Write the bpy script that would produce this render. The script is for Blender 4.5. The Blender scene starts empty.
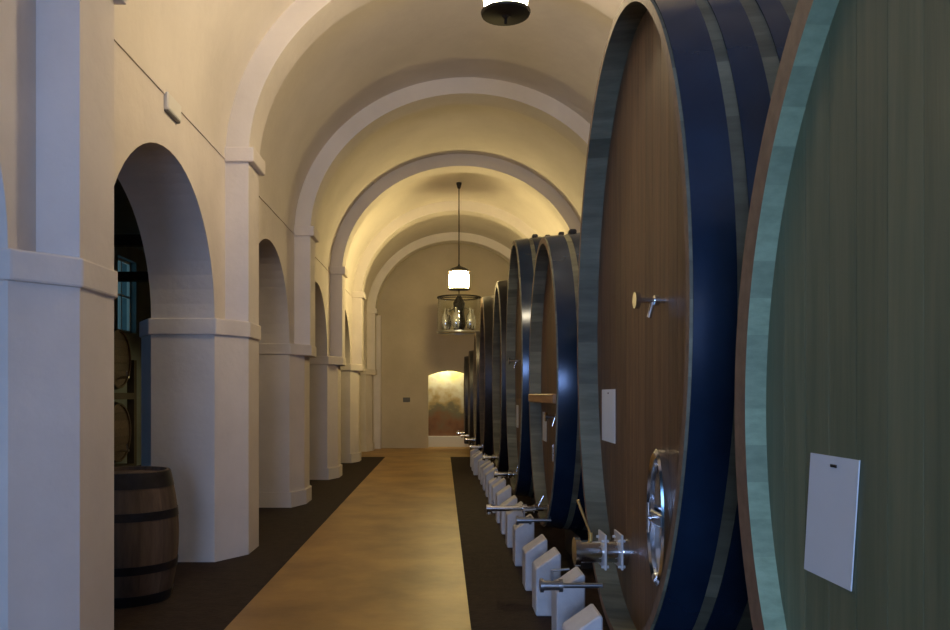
import bpy, bmesh, math, random
from mathutils import Vector, Matrix
random.seed(7)
S = bpy.context.scene
C = S.collection
PI = math.pi

# ------------------------------------------------------------------ materials
def mat(name, col, rough=.6, metal=0., col2=None, nscale=4., stretch=(1, 1, 1), bump=0., bscale=40., plank=0., spec=.5, coat=0.):
    m = bpy.data.materials.new(name); m.use_nodes = True
    nt = m.node_tree; N = nt.nodes; L = nt.links
    b = N['Principled BSDF']
    b.inputs['Roughness'].default_value = rough; b.inputs['Metallic'].default_value = metal
    b.inputs['Specular IOR Level'].default_value = spec
    b.inputs['Coat Weight'].default_value = coat
    tc = N.new('ShaderNodeTexCoord'); mp = N.new('ShaderNodeMapping'); mp.inputs['Scale'].default_value = stretch
    L.new(tc.outputs['Object'], mp.inputs['Vector'])
    if col2:
        n = N.new('ShaderNodeTexNoise'); n.inputs['Scale'].default_value = nscale; n.inputs['Detail'].default_value = 6; n.inputs['Roughness'].default_value = .6
        L.new(mp.outputs['Vector'], n.inputs['Vector'])
        r = N.new('ShaderNodeValToRGB'); r.color_ramp.elements[0].position = .32; r.color_ramp.elements[1].position = .68
        r.color_ramp.elements[0].color = (*col, 1); r.color_ramp.elements[1].color = (*col2, 1)
        L.new(n.outputs['Fac'], r.inputs['Fac']); out = r.outputs['Color']
        if plank:
            a = N.new('ShaderNodeAttribute'); a.attribute_name = 'plank'
            mr = N.new('ShaderNodeMapRange'); mr.inputs['To Min'].default_value = 1 - plank; mr.inputs['To Max'].default_value = 1 + plank * .6
            L.new(a.outputs['Fac'], mr.inputs['Value'])
            vm = N.new('ShaderNodeVectorMath'); vm.operation = 'SCALE'
            L.new(out, vm.inputs[0]); L.new(mr.outputs['Result'], vm.inputs['Scale']); out = vm.outputs['Vector']
        L.new(out, b.inputs['Base Color'])
    else:
        b.inputs['Base Color'].default_value = (*col, 1)
    if bump:
        n2 = N.new('ShaderNodeTexNoise'); n2.inputs['Scale'].default_value = bscale; n2.inputs['Detail'].default_value = 5
        L.new(mp.outputs['Vector'], n2.inputs['Vector'])
        bp = N.new('ShaderNodeBump'); bp.inputs['Strength'].default_value = bump; bp.inputs['Distance'].default_value = .02
        L.new(n2.outputs['Fac'], bp.inputs['Height']); L.new(bp.outputs['Normal'], b.inputs['Normal'])
    return m

def emit(name, col, s):
    m = bpy.data.materials.new(name); m.use_nodes = True
    b = m.node_tree.nodes['Principled BSDF']
    b.inputs['Base Color'].default_value = (*col, 1)
    b.inputs['Emission Color'].default_value = (*col, 1); b.inputs['Emission Strength'].default_value = s
    return m

M = dict(
 plaster=mat('painted plaster', (.66, .605, .565), .85, col2=(.75, .69, .645), nscale=1.6, bump=.2, bscale=14, spec=.2),
 vault=mat('vault plaster', (.65, .60, .55), .85, col2=(.74, .685, .63), nscale=1.1, bump=.2, bscale=9, spec=.2),
 concrete=mat('polished tan concrete', (.25, .135, .034), .42, col2=(.47, .275, .075), nscale=1.3, bump=.12, bscale=11),
 dark_floor=mat('dark brown floor', (.026, .018, .015), .8, col2=(.045, .03, .024), nscale=9, bump=.3, bscale=30, spec=.15),
 wood=mat('brown cask head', (.105, .055, .026), .5, col2=(.19, .105, .05), nscale=5, stretch=(1, 5, .35), plank=.25, bump=.08, bscale=30),
 pale_wood=mat('cask head with painted teal light', (.11, .145, .085), .5, col2=(.185, .205, .12), nscale=5, stretch=(1, 6, .3), plank=.10, bump=.08, bscale=30),  # green tint is cool light on the wood, put into the colour
 stave=mat('stave wood', (.12, .12, .08), .6, col2=(.20, .20, .14), nscale=6, stretch=(.4, 3, 3), plank=.35, bump=.1),
 pale_stave=mat('stave wood with painted teal light', (.19, .27, .17), .6, col2=(.27, .37, .24), nscale=6, stretch=(3, 3, 7), plank=.25, bump=.1),  # staves coloured green to carry the teal light on the nearest cask
 dark_stave=mat('dark stave wood', (.055, .045, .04), .55, col2=(.10, .08, .065), nscale=6, stretch=(.4, 3, 3), plank=.3),
 end_grain=mat('stave end grain', (.15, .09, .055), .7, col2=(.22, .14, .09), nscale=20),
 hoop=mat('blue black steel hoop', (.008, .020, .046), .2, .3, col2=(.014, .034, .074), nscale=3, spec=.6),
 black_hoop=mat('black iron hoop', (.018, .018, .022), .4, .5, col2=(.035, .033, .04), nscale=9),
 chrome=mat('chrome', (.72, .74, .78), .14, 1.),
 steel=mat('dull steel', (.35, .36, .38), .32, .9),
 brass=mat('brass', (.75, .52, .18), .3, .9),
 plate=mat('white flange plate', (.62, .62, .62), .4),
 paper=mat('white paper', (.68, .74, .78), .8, col2=(.73, .78, .82), nscale=2),
 ink=mat('black ink', (.01, .01, .01), .5),
 post=mat('white painted concrete', (.60, .59, .60), .75, col2=(.72, .71, .71), nscale=7, bump=.2, bscale=30),
 cradle=mat('dark timber', (.03, .024, .02), .7, col2=(.05, .04, .03), nscale=6),
 beamwood=mat('orange brown timber', (.30, .16, .07), .5, col2=(.42, .24, .11), nscale=5, stretch=(1, .4, 5)),
 oak=mat('oak staves', (.075, .05, .038), .65, col2=(.13, .09, .065), nscale=6, stretch=(4, 4, .5), plank=.35, bump=.15),
 white=mat('white plastic', (.72, .70, .66), .5),
 grey=mat('grey plastic', (.12, .12, .12), .6),
 iron=mat('dark iron', (.03, .025, .02), .5, .6),
 glow=emit('lit lamp glass', (1., .77, .33), 125.),
 bulb=emit('lit bulb', (1., .78, .46), 105.),
 farwall=mat('far wall plaster with painted dimness', (.50, .43, .31), .85, col2=(.58, .50, .37), nscale=1.2, bump=.2, bscale=14, spec=.2),  # plaster tinted darker so the end wall looks less lit
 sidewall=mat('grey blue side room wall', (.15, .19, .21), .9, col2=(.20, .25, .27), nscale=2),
)
def glass():
    m = bpy.data.materials.new('clear glass'); m.use_nodes = True
    b = m.node_tree.nodes['Principled BSDF']; b.inputs['Roughness'].default_value = .04
    b.inputs['Base Color'].default_value = (.92, .95, .95, 1); b.inputs['Transmission Weight'].default_value = 1.; b.inputs['IOR'].default_value = 1.35
    return m
M['glass'] = glass()
def mural():
    m = bpy.data.materials.new('mural'); m.use_nodes = True
    nt = m.node_tree; N = nt.nodes; L = nt.links; b = N['Principled BSDF']; b.inputs['Roughness'].default_value = .6
    tc = N.new('ShaderNodeTexCoord'); sep = N.new('ShaderNodeSeparateXYZ'); L.new(tc.outputs['Object'], sep.inputs[0])
    n = N.new('ShaderNodeTexNoise'); n.inputs['Scale'].default_value = 2.6; n.inputs['Detail'].default_value = 4; L.new(tc.outputs['Object'], n.inputs['Vector'])
    a = N.new('ShaderNodeMath'); a.operation = 'MULTIPLY_ADD'; L.new(sep.outputs['Z'], a.inputs[0]); a.inputs[1].default_value = .34; a.inputs[2].default_value = -.22
    c = N.new('ShaderNodeMath'); c.operation = 'MULTIPLY_ADD'; L.new(n.outputs['Fac'], c.inputs[0]); c.inputs[1].default_value = .7; L.new(a.outputs[0], c.inputs[2])
    r = N.new('ShaderNodeValToRGB'); cr = r.color_ramp
    for p, col in ((.1, (.07, .03, .015)), (.3, (.22, .10, .04)), (.48, (.16, .15, .09)), (.56, (.40, .30, .13)), (.72, (.62, .62, .50)), (.9, (.62, .58, .22))):
        e = cr.elements.new(p); e.color = (*col, 1)
    cr.elements.remove(cr.elements[0]); cr.elements.remove(cr.elements[-1])
    L.new(c.outputs[0], r.inputs['Fac']); L.new(r.outputs['Color'], b.inputs['Base Color'])
    return m
M['mural'] = mural()

# ------------------------------------------------------------------ helpers
def obj(name, bm, m, parent=None, loc=None, smooth=False):
    me = bpy.data.meshes.new(name)
    bmesh.ops.recalc_face_normals(bm, faces=bm.faces[:])
    bm.to_mesh(me); bm.free()
    ms = m if isinstance(m, (list, tuple)) else [m]
    for x in ms: me.materials.append(x)
    if smooth:
        for p in me.polygons: p.use_smooth = True
        me.set_sharp_from_angle(angle=math.radians(40))
    o = bpy.data.objects.new(name, me); C.objects.link(o)
    if parent: o.parent = parent
    if loc: o.location = loc
    return o
def struct(name, bm, m, **k):
    o = obj(name, bm, m, **k); o['kind'] = 'structure'; return o
def tag(o, label, cat, group=None):
    o['label'] = label; o['category'] = cat
    if group: o['group'] = group
    return o
def thing(name, label, cat, loc=(0, 0, 0), group=None):
    o = bpy.data.objects.new(name, None); C.objects.link(o); o.location = loc; o.empty_display_size = .1
    return tag(o, label, cat, group)
def box(bm, x0, x1, y0, y1, z0, z1, mi=0):
    v = [bm.verts.new(p) for p in ((x0, y0, z0), (x1, y0, z0), (x1, y1, z0), (x0, y1, z0), (x0, y0, z1), (x1, y0, z1), (x1, y1, z1), (x0, y1, z1))]
    for f in ((0, 3, 2, 1), (4, 5, 6, 7), (0, 1, 5, 4), (1, 2, 6, 5), (2, 3, 7, 6), (3, 0, 4, 7)):
        bm.faces.new([v[i] for i in f]).material_index = mi
    return bm
def B(*a):
    return box(bmesh.new(), *a)
def prism(bm, pts, d):                      # pts: list of 3D points of a planar polygon, d: extrude vector
    d = Vector(d); a = [bm.verts.new(p) for p in pts]; b = [bm.verts.new(Vector(p) + d) for p in pts]
    n = len(pts); bm.faces.new(a); bm.faces.new(b[::-1])
    for i in range(n): bm.faces.new((a[i], b[i], b[(i + 1) % n], a[(i + 1) % n]))
    return bm
def bevel(bm, w=.01, seg=2):
    bmesh.ops.bevel(bm, geom=bm.edges[:], offset=w, segments=seg, affect='EDGES', profile=.5); return bm
def tube(bm, p, q, r, r2=None, n=14):
    p = Vector(p); q = Vector(q); r2 = r if r2 is None else r2
    d = (q - p).normalized(); u = d.orthogonal().normalized(); w = d.cross(u)
    ra = [bm.verts.new(p + (u * math.cos(t) + w * math.sin(t)) * r) for t in [2 * PI * i / n for i in range(n)]]
    rb = [bm.verts.new(q + (u * math.cos(t) + w * math.sin(t)) * r2) for t in [2 * PI * i / n for i in range(n)]]
    for i in range(n): bm.faces.new((ra[i], ra[(i + 1) % n], rb[(i + 1) % n], rb[i]))
    bm.faces.new(ra[::-1]); bm.faces.new(rb); return bm
def T(*a, **k): return tube(bmesh.new(), *a, **k)
def lathe(bm, prof, n=32, cx=0, cy=0):      # prof: (r, z), r=0 allowed at ends
    rings = []
    for r, z in prof:
        if r < 1e-6: rings.append([bm.verts.new((cx, cy, z))])
        else: rings.append([bm.verts.new((cx + r * math.cos(2 * PI * i / n), cy + r * math.sin(2 * PI * i / n), z)) for i in range(n)])
    for a, b in zip(rings, rings[1:]):
        for i in range(n):
            j = (i + 1) % n
            if len(a) == 1 and len(b) == 1: continue
            if len(a) == 1: bm.faces.new((a[0], b[j], b[i]))
            elif len(b) == 1: bm.faces.new((a[i], a[j], b[0]))
            else: bm.faces.new((a[i], a[j], b[j], b[i]))
    return bm
def plankify(bm): return bm.faces.layers.float.new('plank')

# ------------------------------------------------------------------ setting
XW, XP, XB = -2.05, -1.83, -2.62            # wall plane, pilaster plane, back of the wall
P0, PITCH, PW, CH = 4.03, 3.5, .42, .35     # first pilaster start, spacing, width, chamfer length
YEND, YBEG = 22.6, -4.2
XC, VA, VB, ZS = .33, 2.38, 2.16, 3.72      # vault centre, half width, rise, springing height
XR = XC + VA
XS = -6.5                                   # far wall of the side room
piers = [P0 + PITCH * k for k in range(-2, 6)]
ZI = 2.19

bm = bmesh.new()                            # floor: tan path and dark side strips
def quad(x0, x1, y0, y1, mi, z=0.):
    box(bm, x0, x1, y0, y1, -.1, z, mi)
YD = 19.4
quad(-1.40, .18, YBEG, YEND + 3, 0); quad(-1.40 - 6, -1.40, YD, YEND + 3, 0); quad(.18, XR + .3, YD, YEND + 3, 0)
quad(-7.4, -1.40, YBEG, YD, 1); quad(.18, XR + .3, YBEG, YD, 1)
struct('floor', bm, [M['concrete'], M['dark_floor']])

# arcade wall on the left
bm = bmesh.new()
ZT = ZS + .02
def ch0(p): return .26 if p == P0 else CH
edges = [(p - ch0(p), p + PW + CH) for p in piers]
for i in range(len(edges) - 1):
    y0, y1 = edges[i][1], edges[i + 1][0]; yc = (y0 + y1) / 2; r = (y1 - y0) / 2; rz = r * .96
    n = 28
    for k in range(n):
        t0, t1 = PI - PI * k / n, PI - PI * (k + 1) / n
        a = (yc + r * math.cos(t0), ZI + rz * math.sin(t0)); b = (yc + r * math.cos(t1), ZI + rz * math.sin(t1))
        prism(bm, [(XB, a[0], a[1]), (XB, b[0], b[1]), (XB, b[0], ZT), (XB, a[0], ZT)], (XW - XB, 0, 0))
for (a, b) in edges: box(bm, XB, XW, a, b, ZI - .05, ZT)
box(bm, XB, XW, edges[-1][1], YEND + .2, 0, ZT)
box(bm, XB, XW, YBEG, edges[0][0], 0, ZT)
bmesh.ops.remove_doubles(bm, verts=bm.verts[:], dist=.0005)
struct('wall_left', bm, M['plaster'])

ordw = ['first', 'second', 'third', 'fourth', 'fifth', 'sixth', 'seventh', 'eighth', 'ninth', 'tenth', 'eleventh', 'twelfth', 'thirteenth', 'fourteenth', 'fifteenth', 'sixteenth', 'seventeenth', 'eighteenth']
def octa(p, xf, z0, z1, g=0.):
    y0, y1 = p, p + PW
    return [(xf + g, y0 - g * .4, z0), (xf + g, y1 + g * .4, z0), (XW + g, y1 + CH + g, z0), (XB - g, y1 + CH + g, z0), (XB - .22 - g, y1, z0), (XB - .22 - g, y0, z0), (XB - g, y0 - ch0(p) - g, z0), (XW + g, y0 - ch0(p) - g, z0)]
tn = 0
def trim(bm_, m=None, **k):
    global tn; tn += 1
    return struct('trim_%d' % tn, bm_, m or M['plaster'], **k)
for i, p in enumerate(piers):
    far = i >= 4
    xf = XP - .08 if far else XP
    bm = prism(bmesh.new(), octa(p, xf, 0, ZI), (0, 0, ZI - .14))
    if far:                                  # skirting at the foot of the far pillars
        prism(bm, octa(p, xf, 0, 0, .028), (0, 0, .20))
    bm2 = prism(bmesh.new(), octa(p, XP, ZI - .15, ZI, .02), (0, 0, .15))
    for v in bm2.verts:
        if v.co.z > ZI - .01: v.co.z = ZI
    struct('pillar', bm, M['plaster'])['label'] = 'white plastered octagonal pillar of the arcade'
    trim(bevel(bm2, .012, 2))
    # pilaster above, capital
    bm = B(XW - .02, XP, p, p + PW, ZI, ZS + .02); trim(bm)
    bm = box(bmesh.new(), XW - .01, XP + .055, p - .03, p + PW + .05, ZS - .03, ZS + .11); trim(bevel(bm, .012))
# ledge line along the springing
trim(B(XW - .005, XW + .012, YBEG, YEND, ZS - .012, ZS + .0))
# vault
def arc(a, b, n=64): return [(XC - a * math.cos(PI * k / n), ZS + b * math.sin(PI * k / n)) for k in range(n + 1)]
def sweep(a0, b0, a1, b1, y0, y1):
    bm = bmesh.new(); A = arc(a0, b0); D = arc(a1, b1); rows = []
    for (x, z), (x2, z2) in zip(A, D):
        rows.append([bm.verts.new(q) for q in ((x, y0, z), (x, y1, z), (x2, y1, z2), (x2, y0, z2))])
    for r, s in zip(rows, rows[1:]):
        for j in range(4): bm.faces.new((r[j], r[(j + 1) % 4], s[(j + 1) % 4], s[j]))
    bm.faces.new(rows[0]); bm.faces.new(rows[-1][::-1]); return bm
struct('ceiling', sweep(VA, VB, VA + .25, VB + .25, YBEG, YEND + .2), M['vault'], smooth=True)
for p in piers:
    trim(sweep(VA - .22, VB - .22, VA + .02, VB + .02, p, p + PW), M['vault'], smooth=True)
# right wall with its pilasters
struct('wall_right', B(XR, XR + .25, YBEG, YEND + .2, 0, ZS + .02), M['plaster'])
for p in piers:
    trim(B(XR - .22, XR, p, p + PW, 0, ZS + .02)); trim(bevel(B(XR - .27, XR, p - .03, p + PW + .03, ZS - .03, ZS + .11), .012))
# far wall with the arched opening
DX0, DX1, DZ = -.42, .78, 2.06
bm = bmesh.new()
box(bm, XW - .1, DX0, YEND, YEND + .35, 0, 6.1); box(bm, DX1, XR + .1, YEND, YEND + .35, 0, 6.1)
n = 12; w = DX1 - DX0
ap = [(DX0 + w * k / n, DZ + .13 * math.sin(PI * k / n)) for k in range(n + 1)]
for a, b in zip(ap, ap[1:]):
    prism(bm, [(a[0], YEND, a[1]), (b[0], YEND, b[1]), (b[0], YEND, 6.1), (a[0], YEND, 6.1)], (0, .35, 0))
bmesh.ops.remove_doubles(bm, verts=bm.verts[:], dist=.0005)
struct('wall_far', bm, M['farwall'])
trim(B(XW - .01, -1.74, YEND - .3, YEND, 0, ZS))
# alcove behind the opening
bm = bmesh.new(); box(bm, -1.1, -1.0, YEND + .35, YEND + 1.4, 0, 2.6); box(bm, 1.4, 1.5, YEND + .35, YEND + 1.4, 0, 2.6)
box(bm, -1.1, 1.5, YEND + 1.3, YEND + 1.4, 0, 2.6); box(bm, -1.1, 1.5, YEND + .35, YEND + 1.4, 2.6, 2.7)
struct('wall_alcove', bm, M['white'])
mb = B(-.98, 1.38, YEND + .62, YEND + .66, .31, 2.5)
mu = tag(obj('wall_mural', mb, M['mural']), 'brown and yellow mural seen through the arched opening in the far wall', 'mural')
pl = tag(obj('display_plinth', bevel(B(-.98, 1.38, YEND + .50, YEND + .75, 0, .31), .01), M['white']), 'low white plinth under the mural in the far opening', 'plinth')
# wall behind the camera with window_1
WX0, WX1, WZ0, WZ1 = -1.7, .3, .8, 2.7
bm = bmesh.new()
box(bm, XW - .1, WX0, YBEG - .3, YBEG, 0, 6.1); box(bm, WX1, XR + .1, YBEG - .3, YBEG, 0, 6.1)
box(bm, WX0, WX1, YBEG - .3, YBEG, 0, WZ0); box(bm, WX0, WX1, YBEG - .3, YBEG, WZ1, 6.1)
struct('wall_near', bm, M['plaster'])
def frame(x0, x1, z0, z1, y, t=.05):
    b = bmesh.new()
    for a in ((x0, x0 + t, z0, z1), (x1 - t, x1, z0, z1), ((x0 + x1 - t) / 2, (x0 + x1 + t) / 2, z0, z1), (x0 + t, x1 - t, z0, z0 + t), (x0 + t, x1 - t, z1 - t, z1)):
        box(b, a[0], a[1], y - .03, y + .03, a[2], a[3])
    return b
struct('window_1', frame(WX0, WX1, WZ0, WZ1, YBEG - .15), M['white'])
# side room beyond the arcade
SW = (16.0, 16.95, 2.8, 4.3); NW = (-1.2, 1.0, 1.0, 3.2)
bm = bmesh.new(); yy = YBEG
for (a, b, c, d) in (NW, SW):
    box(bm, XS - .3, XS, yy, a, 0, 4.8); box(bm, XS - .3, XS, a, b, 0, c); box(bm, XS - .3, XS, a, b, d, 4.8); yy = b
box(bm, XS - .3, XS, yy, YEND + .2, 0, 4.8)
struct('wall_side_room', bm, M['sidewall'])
for k, (a, b, c, d) in enumerate((NW, SW)):
    bm = bmesh.new()
    for q in ((a, a + .05, c, d), (b - .05, b, c, d), ((a + b) / 2 - .025, (a + b) / 2 + .025, c, d), (a, b, c, c + .05), (a, b, d - .05, d), (a, b, (c + d) / 2 - .02, (c + d) / 2 + .02)):
        box(bm, XS - .18, XS - .12, q[0], q[1], q[2], q[3])
    struct('window_%d' % (k + 2), bm, M['white'])
bm = bmesh.new(); box(bm, XS, XB, YEND, YEND + .2, 0, 4.8); box(bm, XS, XB, YBEG - .2, YBEG, 0, 4.8)
struct('wall_side_room_ends', bm, M['sidewall'])
struct('ceiling_side_room', B(XS - .3, XB, YBEG - .2, YEND + .2, 4.6, 4.8), M['sidewall'])
struct('wall_upper', B(XB - .0, XB + .02, YBEG - .2, YEND + .2, ZS, 4.7), M['sidewall'])
for (y, z, w_) in ((12., 3.75, 'nearer and higher'), (14., 3.50, 'farther and lower')):
    b = struct('trim_%d' % (tn + 1), B(XS, XB - .0, y, y + .15, z, z + .16), M['cradle']); tn += 1

# ------------------------------------------------------------------ big casks
def cask(yc, zc, a, b, label, xb=.9, L=1.62, rec=.13, t=.10, head='wood', stave='stave', hm='hoop', ns=72):
    root = thing('wine_cask', label, 'cask', (xb, yc, 0), 'giant wine casks in a row along the aisle')
    def sc(x): u = x / L; return 1 + .045 * 4 * u * (1 - u)
    def ring(bm, x, da, n): # da: inward offset
        s = sc(x); A = a * s - da; Bz = b * s - da
        return [bm.verts.new((x, A * math.cos(2 * PI * k / n), zc + Bz * math.sin(2 * PI * k / n))) for k in range(n)]
    bm = bmesh.new(); pk = plankify(bm); n = ns * 2
    prof = [(rec + .03, t), (rec, t), (.0, t * .86), (0, 0)] + [(L * k / 12, 0) for k in range(1, 12)] + [(L, 0), (L, t * .86), (L - rec, t), (L - rec - .03, t)]
    rs = [ring(bm, x, d, n) for x, d in prof]; rnd = [random.random() for _ in range(ns)]
    for i, (r, s) in enumerate(zip(rs, rs[1:])):
        for k in range(n):
            f = bm.faces.new((r[k], r[(k + 1) % n], s[(k + 1) % n], s[k])); f[pk] = rnd[k // 2]
            if i in (2, len(rs) - 4): f.material_index = 1
    obj('staves', bm, [M[stave], M['end_grain']], root, smooth=True)
    # heads made of upright boards
    for x0, sgn, nm in ((rec, 1, 'front_head'), (L - rec, -1, 'rear_head')):
        bm = bmesh.new(); pk = plankify(bm)
        s = sc(x0); A = a * s - t + .004; Bz = b * s - t + .004; nb = 17; e = .0015
        for k in range(nb):
            ya, yb = -A + 2 * A * k / nb + e, -A + 2 * A * (k + 1) / nb - e; m_ = 5; up = []; lo = []
            for j in range(m_ + 1):
                y = ya + (yb - ya) * j / m_; h = Bz * math.sqrt(max(0, 1 - (y / A) ** 2)); up.append((x0, y, zc + h)); lo.append((x0, y, zc - h))
            pts = up + lo[::-1]
            clean = [pts[0]]
            for q in pts[1:]:
                if (Vector(q) - Vector(clean[-1])).length > 1e-4: clean.append(q)
            f0 = set(bm.faces); prism(bm, clean, (.05 * sgn, 0, 0)); rv = random.random()
            for f in bm.faces:
                if f not in f0: f[pk] = rv
        obj(nm, bm, M[head], root)
    hp = ((.012, .165), (.215, .335), (.40, .49), (L - .49, L - .40), (L - .335, L - .215), (L - .165, L - .012))
    for h0, h1 in hp:
        bm = bmesh.new()
        rs = [ring(bm, h0, -.001, 96), ring(bm, h0, -.007, 96), ring(bm, (h0 + h1) / 2, -.007, 96), ring(bm, h1, -.007, 96), ring(bm, h1, -.001, 96)]
        for r, s in zip(rs, rs[1:] + rs[:1]):
            for k in range(96): bm.faces.new((r[k], r[(k + 1) % 96], s[(k + 1) % 96], s[k]))
        obj('hoop', bm, M[hm], root, smooth=True)
    # cradles under the cask
    for cx in (.36, L - .36):
        zt = zc - b * sc(cx + (.07 if cx < L / 2 else -.07)) - .009
        o = obj('cask_cradle', bevel(B(cx - .07, cx + .07, -.45 * a, .45 * a, 0, zt), .006, 1), M['cradle'], None, (xb, yc, 0))
        crad.append((o, label, cx < L / 2))
    return root
crad = []
def lugs(root, a, b, zc, L=1.62):
    for k, (x, y) in enumerate(((.08, .12), (.27, -.10), (.27, .16), (.45, .05), (.60, -.14), (.75, .1))):
        s = 1 + .045 * 4 * (x / L) * (1 - x / L); z = zc + b * s * math.sqrt(1 - (y / (a * s)) ** 2)
        obj('hoop_lug', bevel(B(x - .035, x + .035, y - .05, y + .05, z - .004, z + .04), .012, 1), M['black_hoop'], root)

def paper(root, x, y0, y1, z0, z1, lean=.0, staple=True, label=None):
    bm = bmesh.new(); prism(bm, [(x, y0, z0), (x, y1, z0), (x, y1 - lean, z1), (x, y0 - lean, z1)], (-.003, 0, 0))
    o = obj('paper_label', bm, M['paper'], root)
    o['label'] = label or 'blank white paper label'
    if staple: obj('staple', B(x - .005, x - .003, (y0 + y1) / 2 - .018 - lean, (y0 + y1) / 2 + .012 - lean, z1 - .027, z1 - .02), M['ink'], o)
def sample_tap(root, x, y, z, l=.15, s=1.):
    o = obj('sample_tap', tube(T((x, y, z), (x - l, y, z), .011 * s), (x - l * .25, y, z), (x - l * .42, y, z), .02 * s), M['chrome'], root, smooth=True)
    obj('knob', T((x - l - .022, y, z), (x - l, y, z), .031 * s), M['chrome'], o, smooth=True)
    obj('spout', T((x - l * .45, y, z), (x - l * .62, y, z - .065 * s), .009 * s), M['chrome'], o, smooth=True)
def big_valve(root, x, y, z, l=.30, r=.045, s=1., brass=True, plates=True):
    bm = tube(bmesh.new(), (x, y, z), (x - l, y, z), r, n=24)
    o = obj('outlet_valve', bm, M['chrome'], root, smooth=True)
    for xa in (x - l - .005, x - .025): obj('collar', tube(bmesh.new(), (xa, y, z), (xa + .03, y, z), r * 1.3, n=24), M['chrome'], o, smooth=True)
    if plates:
        for k, q in enumerate((.14, .46)):
            bm = bevel(B(x - l * q - .006, x - l * q + .006, y - r * 1.55, y + r * 1.55, z - r * 1.4, z + r * 1.75), .003, 1)
            for dy, dz in ((-1, -1), (1, -1), (-1, 1), (1, 1)): tube(bm, (x - l * q - .02, y + dy * r * 1.2, z + dz * r * 1.15), (x - l * q + .02, y + dy * r * 1.2, z + dz * r * 1.15), .008, n=8)
            obj('flange', bm, M['plate'], o)
    lev = tube(tube(bmesh.new(), (x - l * .7, y, z + r * .8), (x - l * .7, y, z + r * 1.7), .012), (x - l * .7, y, z + r * 1.6), (x - l * .95, y, z + r * 1.6 + .19 * s), .006, .009)
    obj('lever', lev, M['brass'] if brass else M['chrome'], o, smooth=True)
def long_tap(root, x, y, z, l, r=.022, m='chrome', lever=.07):
    bm = tube(bmesh.new(), (x, y, z), (x - l, y, z), r, n=16)
    o = obj('draw_off_tap', bm, M[m], root, smooth=True)
    for k, q in enumerate((.1, .3, .46)): obj('coupling', tube(bmesh.new(), (x - l * q, y, z), (x - l * q - .035, y, z), r * 1.7, n=18), M[m], o, smooth=True)
    obj('tap_end', tube(tube(bmesh.new(), (x - l - .02, y, z), (x - l + .02, y, z), r * 1.5), (x - l, y, z), (x - l, y, z - .05), r * .8), M[m], o, smooth=True)
    if lever:
        obj('lever', tube(bmesh.new(), (x - l * .92, y, z + r * .5), (x - l * .95, y, z + lever), .009, .007), M[m], o, smooth=True)
        obj('lever', tube(bmesh.new(), (x - l * .3, y, z + r * .5), (x - l * .22, y, z + lever * 1.6), .010, .008), M[m], o, smooth=True)
def low_valve(root, x, y, z, l, out=.0):
    o = obj('drain_valve', tube(bmesh.new(), (x, y, z), (x - l, y, z), .015), M['steel'], root, smooth=True)
    obj('valve_body', tube(tube(tube(bmesh.new(), (x - l + .12, y, z), (x - l + .02, y, z), .028), (x - l + .02, y, z), (x - l, y, z), .04), (x - l + .13, y, z), (x - l + .11, y, z), .038), M['steel'], o, smooth=True)
    obj('lever', tube(tube(bmesh.new(), (x - l + .07, y, z), (x - l + .07, y, z + .09), .008), (x - l + .07, y, z + .085), (x - l + .17, y, z + .095), .007), M['steel'], o, smooth=True)
def hatch(root, x, yc, zc, ry, rz, label='oval chrome manhole hatch'):
    bm = bmesh.new(); n = 40
    def rg(xx, k): return [bm.verts.new((xx, yc + ry * k * math.cos(2 * PI * i / n), zc + rz * k * math.sin(2 * PI * i / n))) for i in range(n)]
    rs = [rg(x, 1), rg(x - .035, 1), rg(x - .045, .94), rg(x - .035, .86), rg(x - .012, .84)]
    for r, s in zip(rs, rs[1:]):
        for k in range(n): bm.faces.new((r[k], r[(k + 1) % n], s[(k + 1) % n], s[k]))
    bm.faces.new(rs[0][::-1]); bm.faces.new(rs[-1])
    o = obj('manhole_hatch', bm, M['chrome'], root, smooth=True); o['label'] = label
    bm = bmesh.new(); box(bm, x - .05, x - .03, yc - ry * .95, yc + ry * .95, zc - .03, zc + .03); bevel(bm, .006, 1)
    obj('cross_bar', bm, M['steel'], o)
    obj('handle', tube(tube(bmesh.new(), (x - .03, yc, zc), (x - .075, yc, zc), .014), (x - .07, yc, zc - .07), (x - .07, yc, zc + .07), .011), M['chrome'], o, smooth=True)

F, VX, VY, H = 800., 443., 395., 1.5
def onx(px, py, X):                          # survey helper: where the sight line meets the plane of a cask head
    Y = F * X / (px - VX); return Y, H - (py - VY) * Y / F

c1 = cask(1.27, 1.46, 1.2, 1.34, 'nearest giant wine cask at right with pale board head coloured with teal light and a large blank label', rec=.06, t=.10, head='pale_wood', stave='pale_stave')
paper(c1, .058, 1.874 - 1.27, 2.117 - 1.27, 1.04, 1.35, lean=.038, label='large blank white label pinned to pale head')
c2 = cask(4.145, 1.85, 1.225, 1.63, 'tallest giant wine cask with brown head, chrome manhole hatch and flanged valve, second from camera', rec=.13, t=.05, stave='stave')
yc = 4.145
paper(c2, .128, 4.77 - yc, 5.16 - yc, 1.5 - .29, 1.5 + .035, label='small white paper label on brown head')
sample_tap(c2, .132, 3.72 - yc, 1.94, .12, 1.25)
hatch(c2, .128, 3.73 - yc, .93, .14, .32)
big_valve(c2, .128, 4.50 - yc, .62, .285, .062)
low_valve(c2, .02, 4.62 - yc, .40, .36)
c3 = cask(7.35, 1.62, 1.02, 1.31, 'wine cask with timber cross bar and glossy dark hoop, third from camera', rec=.12, t=.06)
yc = 7.35
obj('cross_bar', bevel(B(-.02, .10, -.90, .90, 1.43, 1.51), .008, 1), M['beamwood'], c3)['label'] = 'orange brown timber bar across the head'
sample_tap(c3, .13, 6.98 - yc, 1.31, .12, 1.3)
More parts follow.
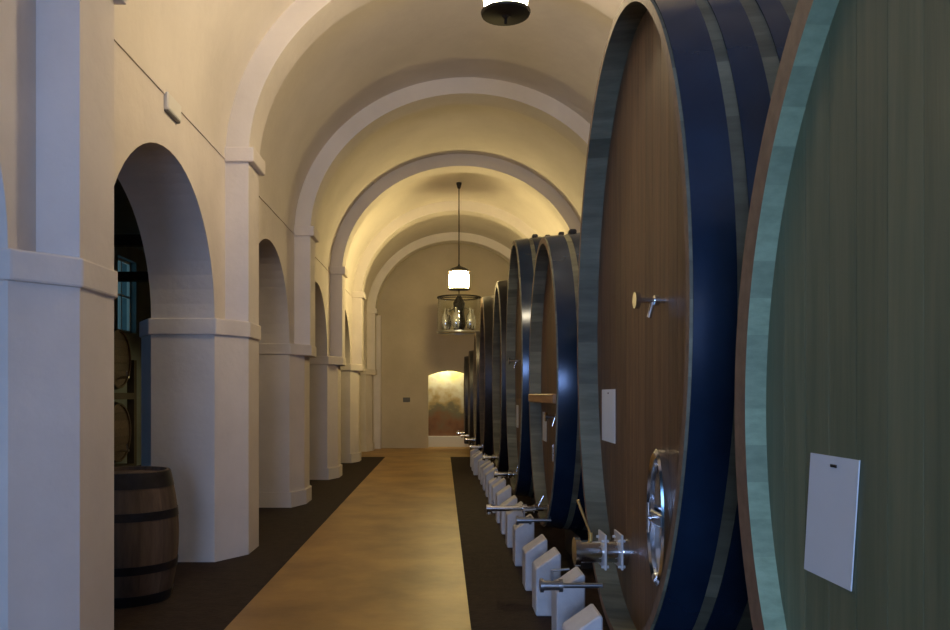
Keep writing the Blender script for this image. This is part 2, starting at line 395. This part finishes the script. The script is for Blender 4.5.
paper(c3, .118, 7.86 - yc, 8.16 - yc, 1.04, 1.33)
long_tap(c3, .122, 7.05 - yc, .50, .62, .024)
low_valve(c3, .03, 6.9 - yc, .42, .30)
hatch(c3, .118, 6.88 - yc, 1.0, .12, .24)
c4 = cask(10.3, 1.85, 1.15, 1.62, 'tall wine cask with grey brown head, fourth from camera, behind the cask with cross bar', rec=.13, t=.06)
yc = 10.3
sample_tap(c4, .13, 10.6 - yc, 1.95, .14, 1.5)
paper(c4, .128, 10.9 - yc, 11.2 - yc, 1.05, 1.36)
long_tap(c4, .128, 10.1 - yc, .50, .36, .03)
lugs(c3, 1.02, 1.31, 1.62); lugs(c4, 1.15, 1.62, 1.85)
c5 = cask(13.2, 1.80, 1.12, 1.56, 'tall wine cask with narrow light brown front edge, fifth from camera', rec=.13, xb=.88, hm='black_hoop')
long_tap(c5, .128, -.1, .48, .34, .03)
paper(c5, .128, .3, .6, 1.05, 1.36)
c6 = cask(16.05, 1.85, 1.10, 1.60, 'tall dark brown wine cask, sixth from camera, just right of the hanging lamps', rec=.12, xb=.78, stave='dark_stave', hm='black_hoop')
long_tap(c6, .118, 0, .46, .34, .03)
c7 = cask(18.6, 1.58, .95, 1.38, 'medium dark wine cask, seventh from camera, in front of two small casks', rec=.1, xb=.74, ns=48, hm='black_hoop', stave='dark_stave')
long_tap(c7, .098, 0, .46, .3, .03)
c8 = cask(20.42, 1.40, .72, 1.22, 'smaller dark wine cask, second from the far wall', rec=.1, xb=.66, ns=48, hm='black_hoop', stave='dark_stave')
long_tap(c8, .098, 0, .46, .28, .03)
c9 = cask(21.82, 1.36, .60, 1.18, 'smallest dark wine cask, last in the row beside the arched opening', rec=.1, xb=.58, ns=48, hm='black_hoop', stave='dark_stave')
long_tap(c9, .098, 0, .46, .28, .03)
for o, lab, front in crad:
    k = [i for i in range(9)][crad.index((o, lab, front)) // 2]
    tag(o, 'dark timber bearer beam under the %s cask of the row, %s one' % (ordw[k], 'aisle side' if front else 'wall side'), 'cradle', 'timber cradles under the casks')

# white posts along the feet of the casks
ys = [4.0, 4.78, 5.42, 6.12, 7.0, 7.85, 8.6, 9.35, 10.15, 10.95, 11.75, 12.55, 13.35, 14.15, 14.95, 15.75, 16.6]
for k, y in enumerate(ys):
    d = .14; x0 = .63 if k < 14 else .57; w = .17
    hz = .43 if k % 3 else .40
    if k == 1: x0 = .68
    pts = [(x0, y, 0), (x0 + w, y, 0), (x0 + w, y, hz - .01), (x0 + w * .93, y, hz), (x0, y, hz - .11)]
    bm = bevel(prism(bmesh.new(), pts, (0, .24, 0)), .008, 1)
    o = obj('stop_post', bm, M['post'])
    tag(o, 'white concrete post with slanted top at the foot of the casks, %s from camera' % ordw[k], 'post', 'white posts along the casks')

# ------------------------------------------------------------------ oak barrel by the pillar
def barrel(name, root, R0, R1, Hh, ns=26):
    bm = bmesh.new(); pk = plankify(bm); n = ns * 2; rnd = [random.random() for _ in range(ns)]
    def r(z): u = z / Hh; return R0 + (R1 - R0) * 4 * u * (1 - u)
    prof = [(r(.03) - .025, .03), (r(0) - .022, 0), (r(0), 0)] + [(r(Hh * k / 16), Hh * k / 16) for k in range(1, 17)] + [(r(Hh) - .022, Hh), (r(Hh) - .025, Hh - .05)]
    rings = [[bm.verts.new((q * math.cos(2 * PI * i / n), q * math.sin(2 * PI * i / n), z)) for i in range(n)] for q, z in prof]
    for s, t in zip(rings, rings[1:]):
        for i in range(n):
            f = bm.faces.new((s[i], s[(i + 1) % n], t[(i + 1) % n], t[i])); f[pk] = rnd[i // 2]
    obj('staves', bm, M['oak'], root, smooth=True)
    A = r(Hh) - .023
    for z in (Hh - .05, .02):
        bm = bmesh.new(); pk = plankify(bm)
        for k in range(7):
            xa, xb_ = -A + 2 * A * k / 7 + .001, -A + 2 * A * (k + 1) / 7 - .001
            q = [(xa + (xb_ - xa) * j / 4) for j in range(5)]
            pts = [(x, math.sqrt(max(0, A * A - x * x)), z) for x in q] + [(x, -math.sqrt(max(0, A * A - x * x)), z) for x in q[::-1]]
            f0 = set(bm.faces); prism(bm, pts, (0, 0, .02)); rv = random.random()
            for f in bm.faces:
                if f not in f0: f[pk] = rv
        obj('head', bm, M['oak'], root)
    for z0, z1 in ((.005, .08), (.235, .295), (Hh - .34, Hh - .28), (Hh - .115, Hh - .005)):
        bm = bmesh.new(); lathe(bm, [(r(z0) + .0005, z0), (r(z0) + .005, z0), (r(z1) + .005, z1), (r(z1) + .0005, z1), (r(z0) + .0005, z0)], 48)
        obj('hoop', bm, M['black_hoop'], root, smooth=True)
t = thing('oak_barrel', 'weathered oak barrel standing upright on the floor in the first arch at left', 'barrel', (-2.32, 5.9, 0))
barrel('b', t, .29, .355, .95)
# casks on a rack in the side room
rack = thing('cask_rack', 'dark timber rack holding two casks in the dim side room behind the first arch', 'rack', (-4.85, 10.97, 0))
obj('beam', B(-.42, .42, -.5, .5, .42, .52), M['cradle'], rack)
obj('beam', B(-.42, .42, -.5, .5, 1.44, 1.53), M['cradle'], rack)
for sx in (-1, 1):
    for sy in (-1, 1): obj('post', B(sx * .37 - .05, sx * .37 + .05, sy * .55 - .05, sy * .55 + .05, 0, 2.0), M['cradle'], rack)
for z, nm in ((.985, 'lower cask with a small tap on the timber rack in the side room'), (1.995, 'upper dark cask on the timber rack in the side room')):
    t = thing('racked_cask', nm, 'cask', (-4.85 + .42, 10.97, z), 'casks on the side room rack')
    t.rotation_euler = (0, -PI / 2, 0)
    barrel('c', t, .40, .455, .84)
    obj('tap', tube(tube(bmesh.new(), (-.25, .06, .03), (-.25, .06, -.10), .018), (-.27, .06, -.07), (-.16, .06, -.07), .008), M['chrome'], t, smooth=True)

# ------------------------------------------------------------------ lamps
def lantern(y, z0, z1, w, label, xc=XC, g='glow'):
    r = thing('hanging_lantern', label, 'lamp', (xc, y, z0)); h = z1 - z0
    # z local from 0 (bottom plate) to h (cap)
    obj('bottom_plate', lathe(bmesh.new(), [(0, -.075), (.012, -.07), (.012, -.03), (.03, -.01), (w * .5, .0), (w * .52, .02), (0, .025)], 28), M['iron'], r, smooth=True)
    obj('lamp_glass', lathe(bmesh.new(), [(0, .03), (w * .44, .03), (w * .48, h * .5), (w * .44, h - .03), (0, h - .03)], 28), M[g], r, smooth=True)
    obj('cap', lathe(bmesh.new(), [(w * .52, h - .02), (w * .54, h), (w * .3, h + .06), (.03, h + .10), (.012, h + .14), (0, h + .14)], 28), M['iron'], r, smooth=True)
    bm = bmesh.new()
    for k in range(4):
        a = PI / 4 + k * PI / 2; tube(bm, (w * .5 * math.cos(a), w * .5 * math.sin(a), .01), (w * .5 * math.cos(a), w * .5 * math.sin(a), h), .006, n=6)
    obj('cage', bm, M['iron'], r)
    zt = ZS + VB - z0 - .002
    obj('rod', T((0, 0, h + .13), (0, 0, zt - .05), .012, n=8), M['iron'], r, smooth=True)
    obj('ceiling_cup', lathe(bmesh.new(), [(0, zt - .13), (.03, zt - .12), (.055, zt - .03), (.055, zt), (0, zt)], 16), M['iron'], r, smooth=True)
    return r
l1 = lantern(6., 4.35, 4.72, .36, 'hanging lantern at top of the picture, only its dark underside and finial show', .47, 'bulb')
l2 = lantern(16.5, 3.67, 4.06, .44, 'lit hanging lantern glowing yellow white over the far end of the aisle')
# unlit glass chandelier behind
r = thing('glass_chandelier', 'unlit wide clear glass pendant with dark core, hanging below and behind the lit lantern', 'lamp', (.40, 20., 3.05))
R = .54
bm = bmesh.new(); lathe(bm, [(R, .02), (R + .01, .45), (R - .02, .88), (R - .03, .88), (R, .45), (R - .01, .02), (R, .02)], 40)
obj('glass_shade', bm, M['glass'], r, smooth=True)
bm = bmesh.new(); lathe(bm, [(R - .03, 0), (R + .02, 0), (R + .02, .035), (R - .03, .035), (R - .03, 0)], 40); obj('lower_ring', bm, M['steel'], r, smooth=True)
bm = bmesh.new(); lathe(bm, [(R - .05, .87), (R + .01, .87), (R + .01, .90), (R - .05, .90), (R - .05, .87)], 40)
for k in range(4): tube(bm, (0, 0, .9), ((R - .03) * math.cos(k * PI / 2), (R - .03) * math.sin(k * PI / 2), .885), .012, n=8)
obj('upper_ring', bm, M['iron'], r, smooth=True)
obj('core', lathe(bmesh.new(), [(0, .02), (.10, .04), (.17, .2), (.13, .5), (.15, .75), (.05, .92), (0, .95)], 24), M['iron'], r, smooth=True)
for k in range(6):
    a = k * PI / 3 + .3; x, y = .36 * math.cos(a), .36 * math.sin(a)
    bm = lathe(bmesh.new(), [(0, .08), (.07, .10), (.10, .25), (.08, .42), (.03, .5), (.03, .6), (0, .6)], 16, x, y); tube(bm, (x, y, .55), (0, 0, .7), .01, n=6)
    obj('glass_cup', bm, M['chrome'], r, smooth=True)
zt = ZS + VB - 3.05 - .002
obj('rod', T((0, 0, .9), (0, 0, zt), .012, n=8), M['iron'], r, smooth=True)

# ------------------------------------------------------------------ small wall fittings
e = thing('emergency_light', 'small white box light high on the left wall above the first arch', 'light', (XW + .0, 5.87, 3.60))
obj('housing', bevel(B(-.003, .035, 0, .30, .0, .13), .008, 1), M['white'], e)
obj('diffuser', bevel(B(-.003, .03, .01, .29, -.012, .004), .004, 1), M['grey'], e)
s = thing('wall_sign', 'small dark sign on the far wall left of the arched opening', 'sign', (-1.03, YEND, 1.36))
obj('board', B(-.10, .10, -.02, -.001, -.06, .07), M['grey'], s)
obj('cable', T((XW + .01, YEND - .32, 1.45), (XW + .01, YEND - .32, 1.46), .005), M['grey'], None) if False else None

# ------------------------------------------------------------------ light
def area(name, loc, rot, sx, sy, col, e):
    l = bpy.data.lights.new(name, 'AREA'); l.shape = 'RECTANGLE'; l.size = sx; l.size_y = sy; l.color = col; l.energy = e
    o = bpy.data.objects.new(name, l); C.objects.link(o); o.location = loc; o.rotation_euler = rot; return o
area('daylight_behind', ((WX0 + WX1) / 2, YBEG - .4, (WZ0 + WZ1) / 2), (PI / 2, 0, 0), 2., 1.9, (.38, .56, 1.), 245)
area('daylight_side', (XS - .4, -.1, 2.1), (0, -PI / 2, 0), 2.2, 2.2, (.22, .50, 1.), 60)
area('alcove_light', (.1, YEND + .45, 2.5), (math.radians(15), 0, 0), .8, .1, (1., .86, .55), 16)
w = bpy.data.worlds.new('World'); S.world = w; w.use_nodes = True
w.node_tree.nodes['Background'].inputs[0].default_value = (.20, .48, .62, 1); w.node_tree.nodes['Background'].inputs[1].default_value = .35

# ------------------------------------------------------------------ camera
cd = bpy.data.cameras.new('camera'); cam = bpy.data.objects.new('camera', cd); C.objects.link(cam); S.camera = cam
cam.location = (0, 0, H); cam.rotation_euler = (PI / 2, 0, 0)
cd.sensor_width = 36; cd.lens = F / 950 * 36; cd.shift_x = (475 - VX) / 950; cd.shift_y = (VY - 315) / 950; cd.clip_start = .05
S.view_settings.view_transform = 'Standard'; S.view_settings.look = 'None'; S.view_settings.gamma = 1; S.view_settings.exposure = .38
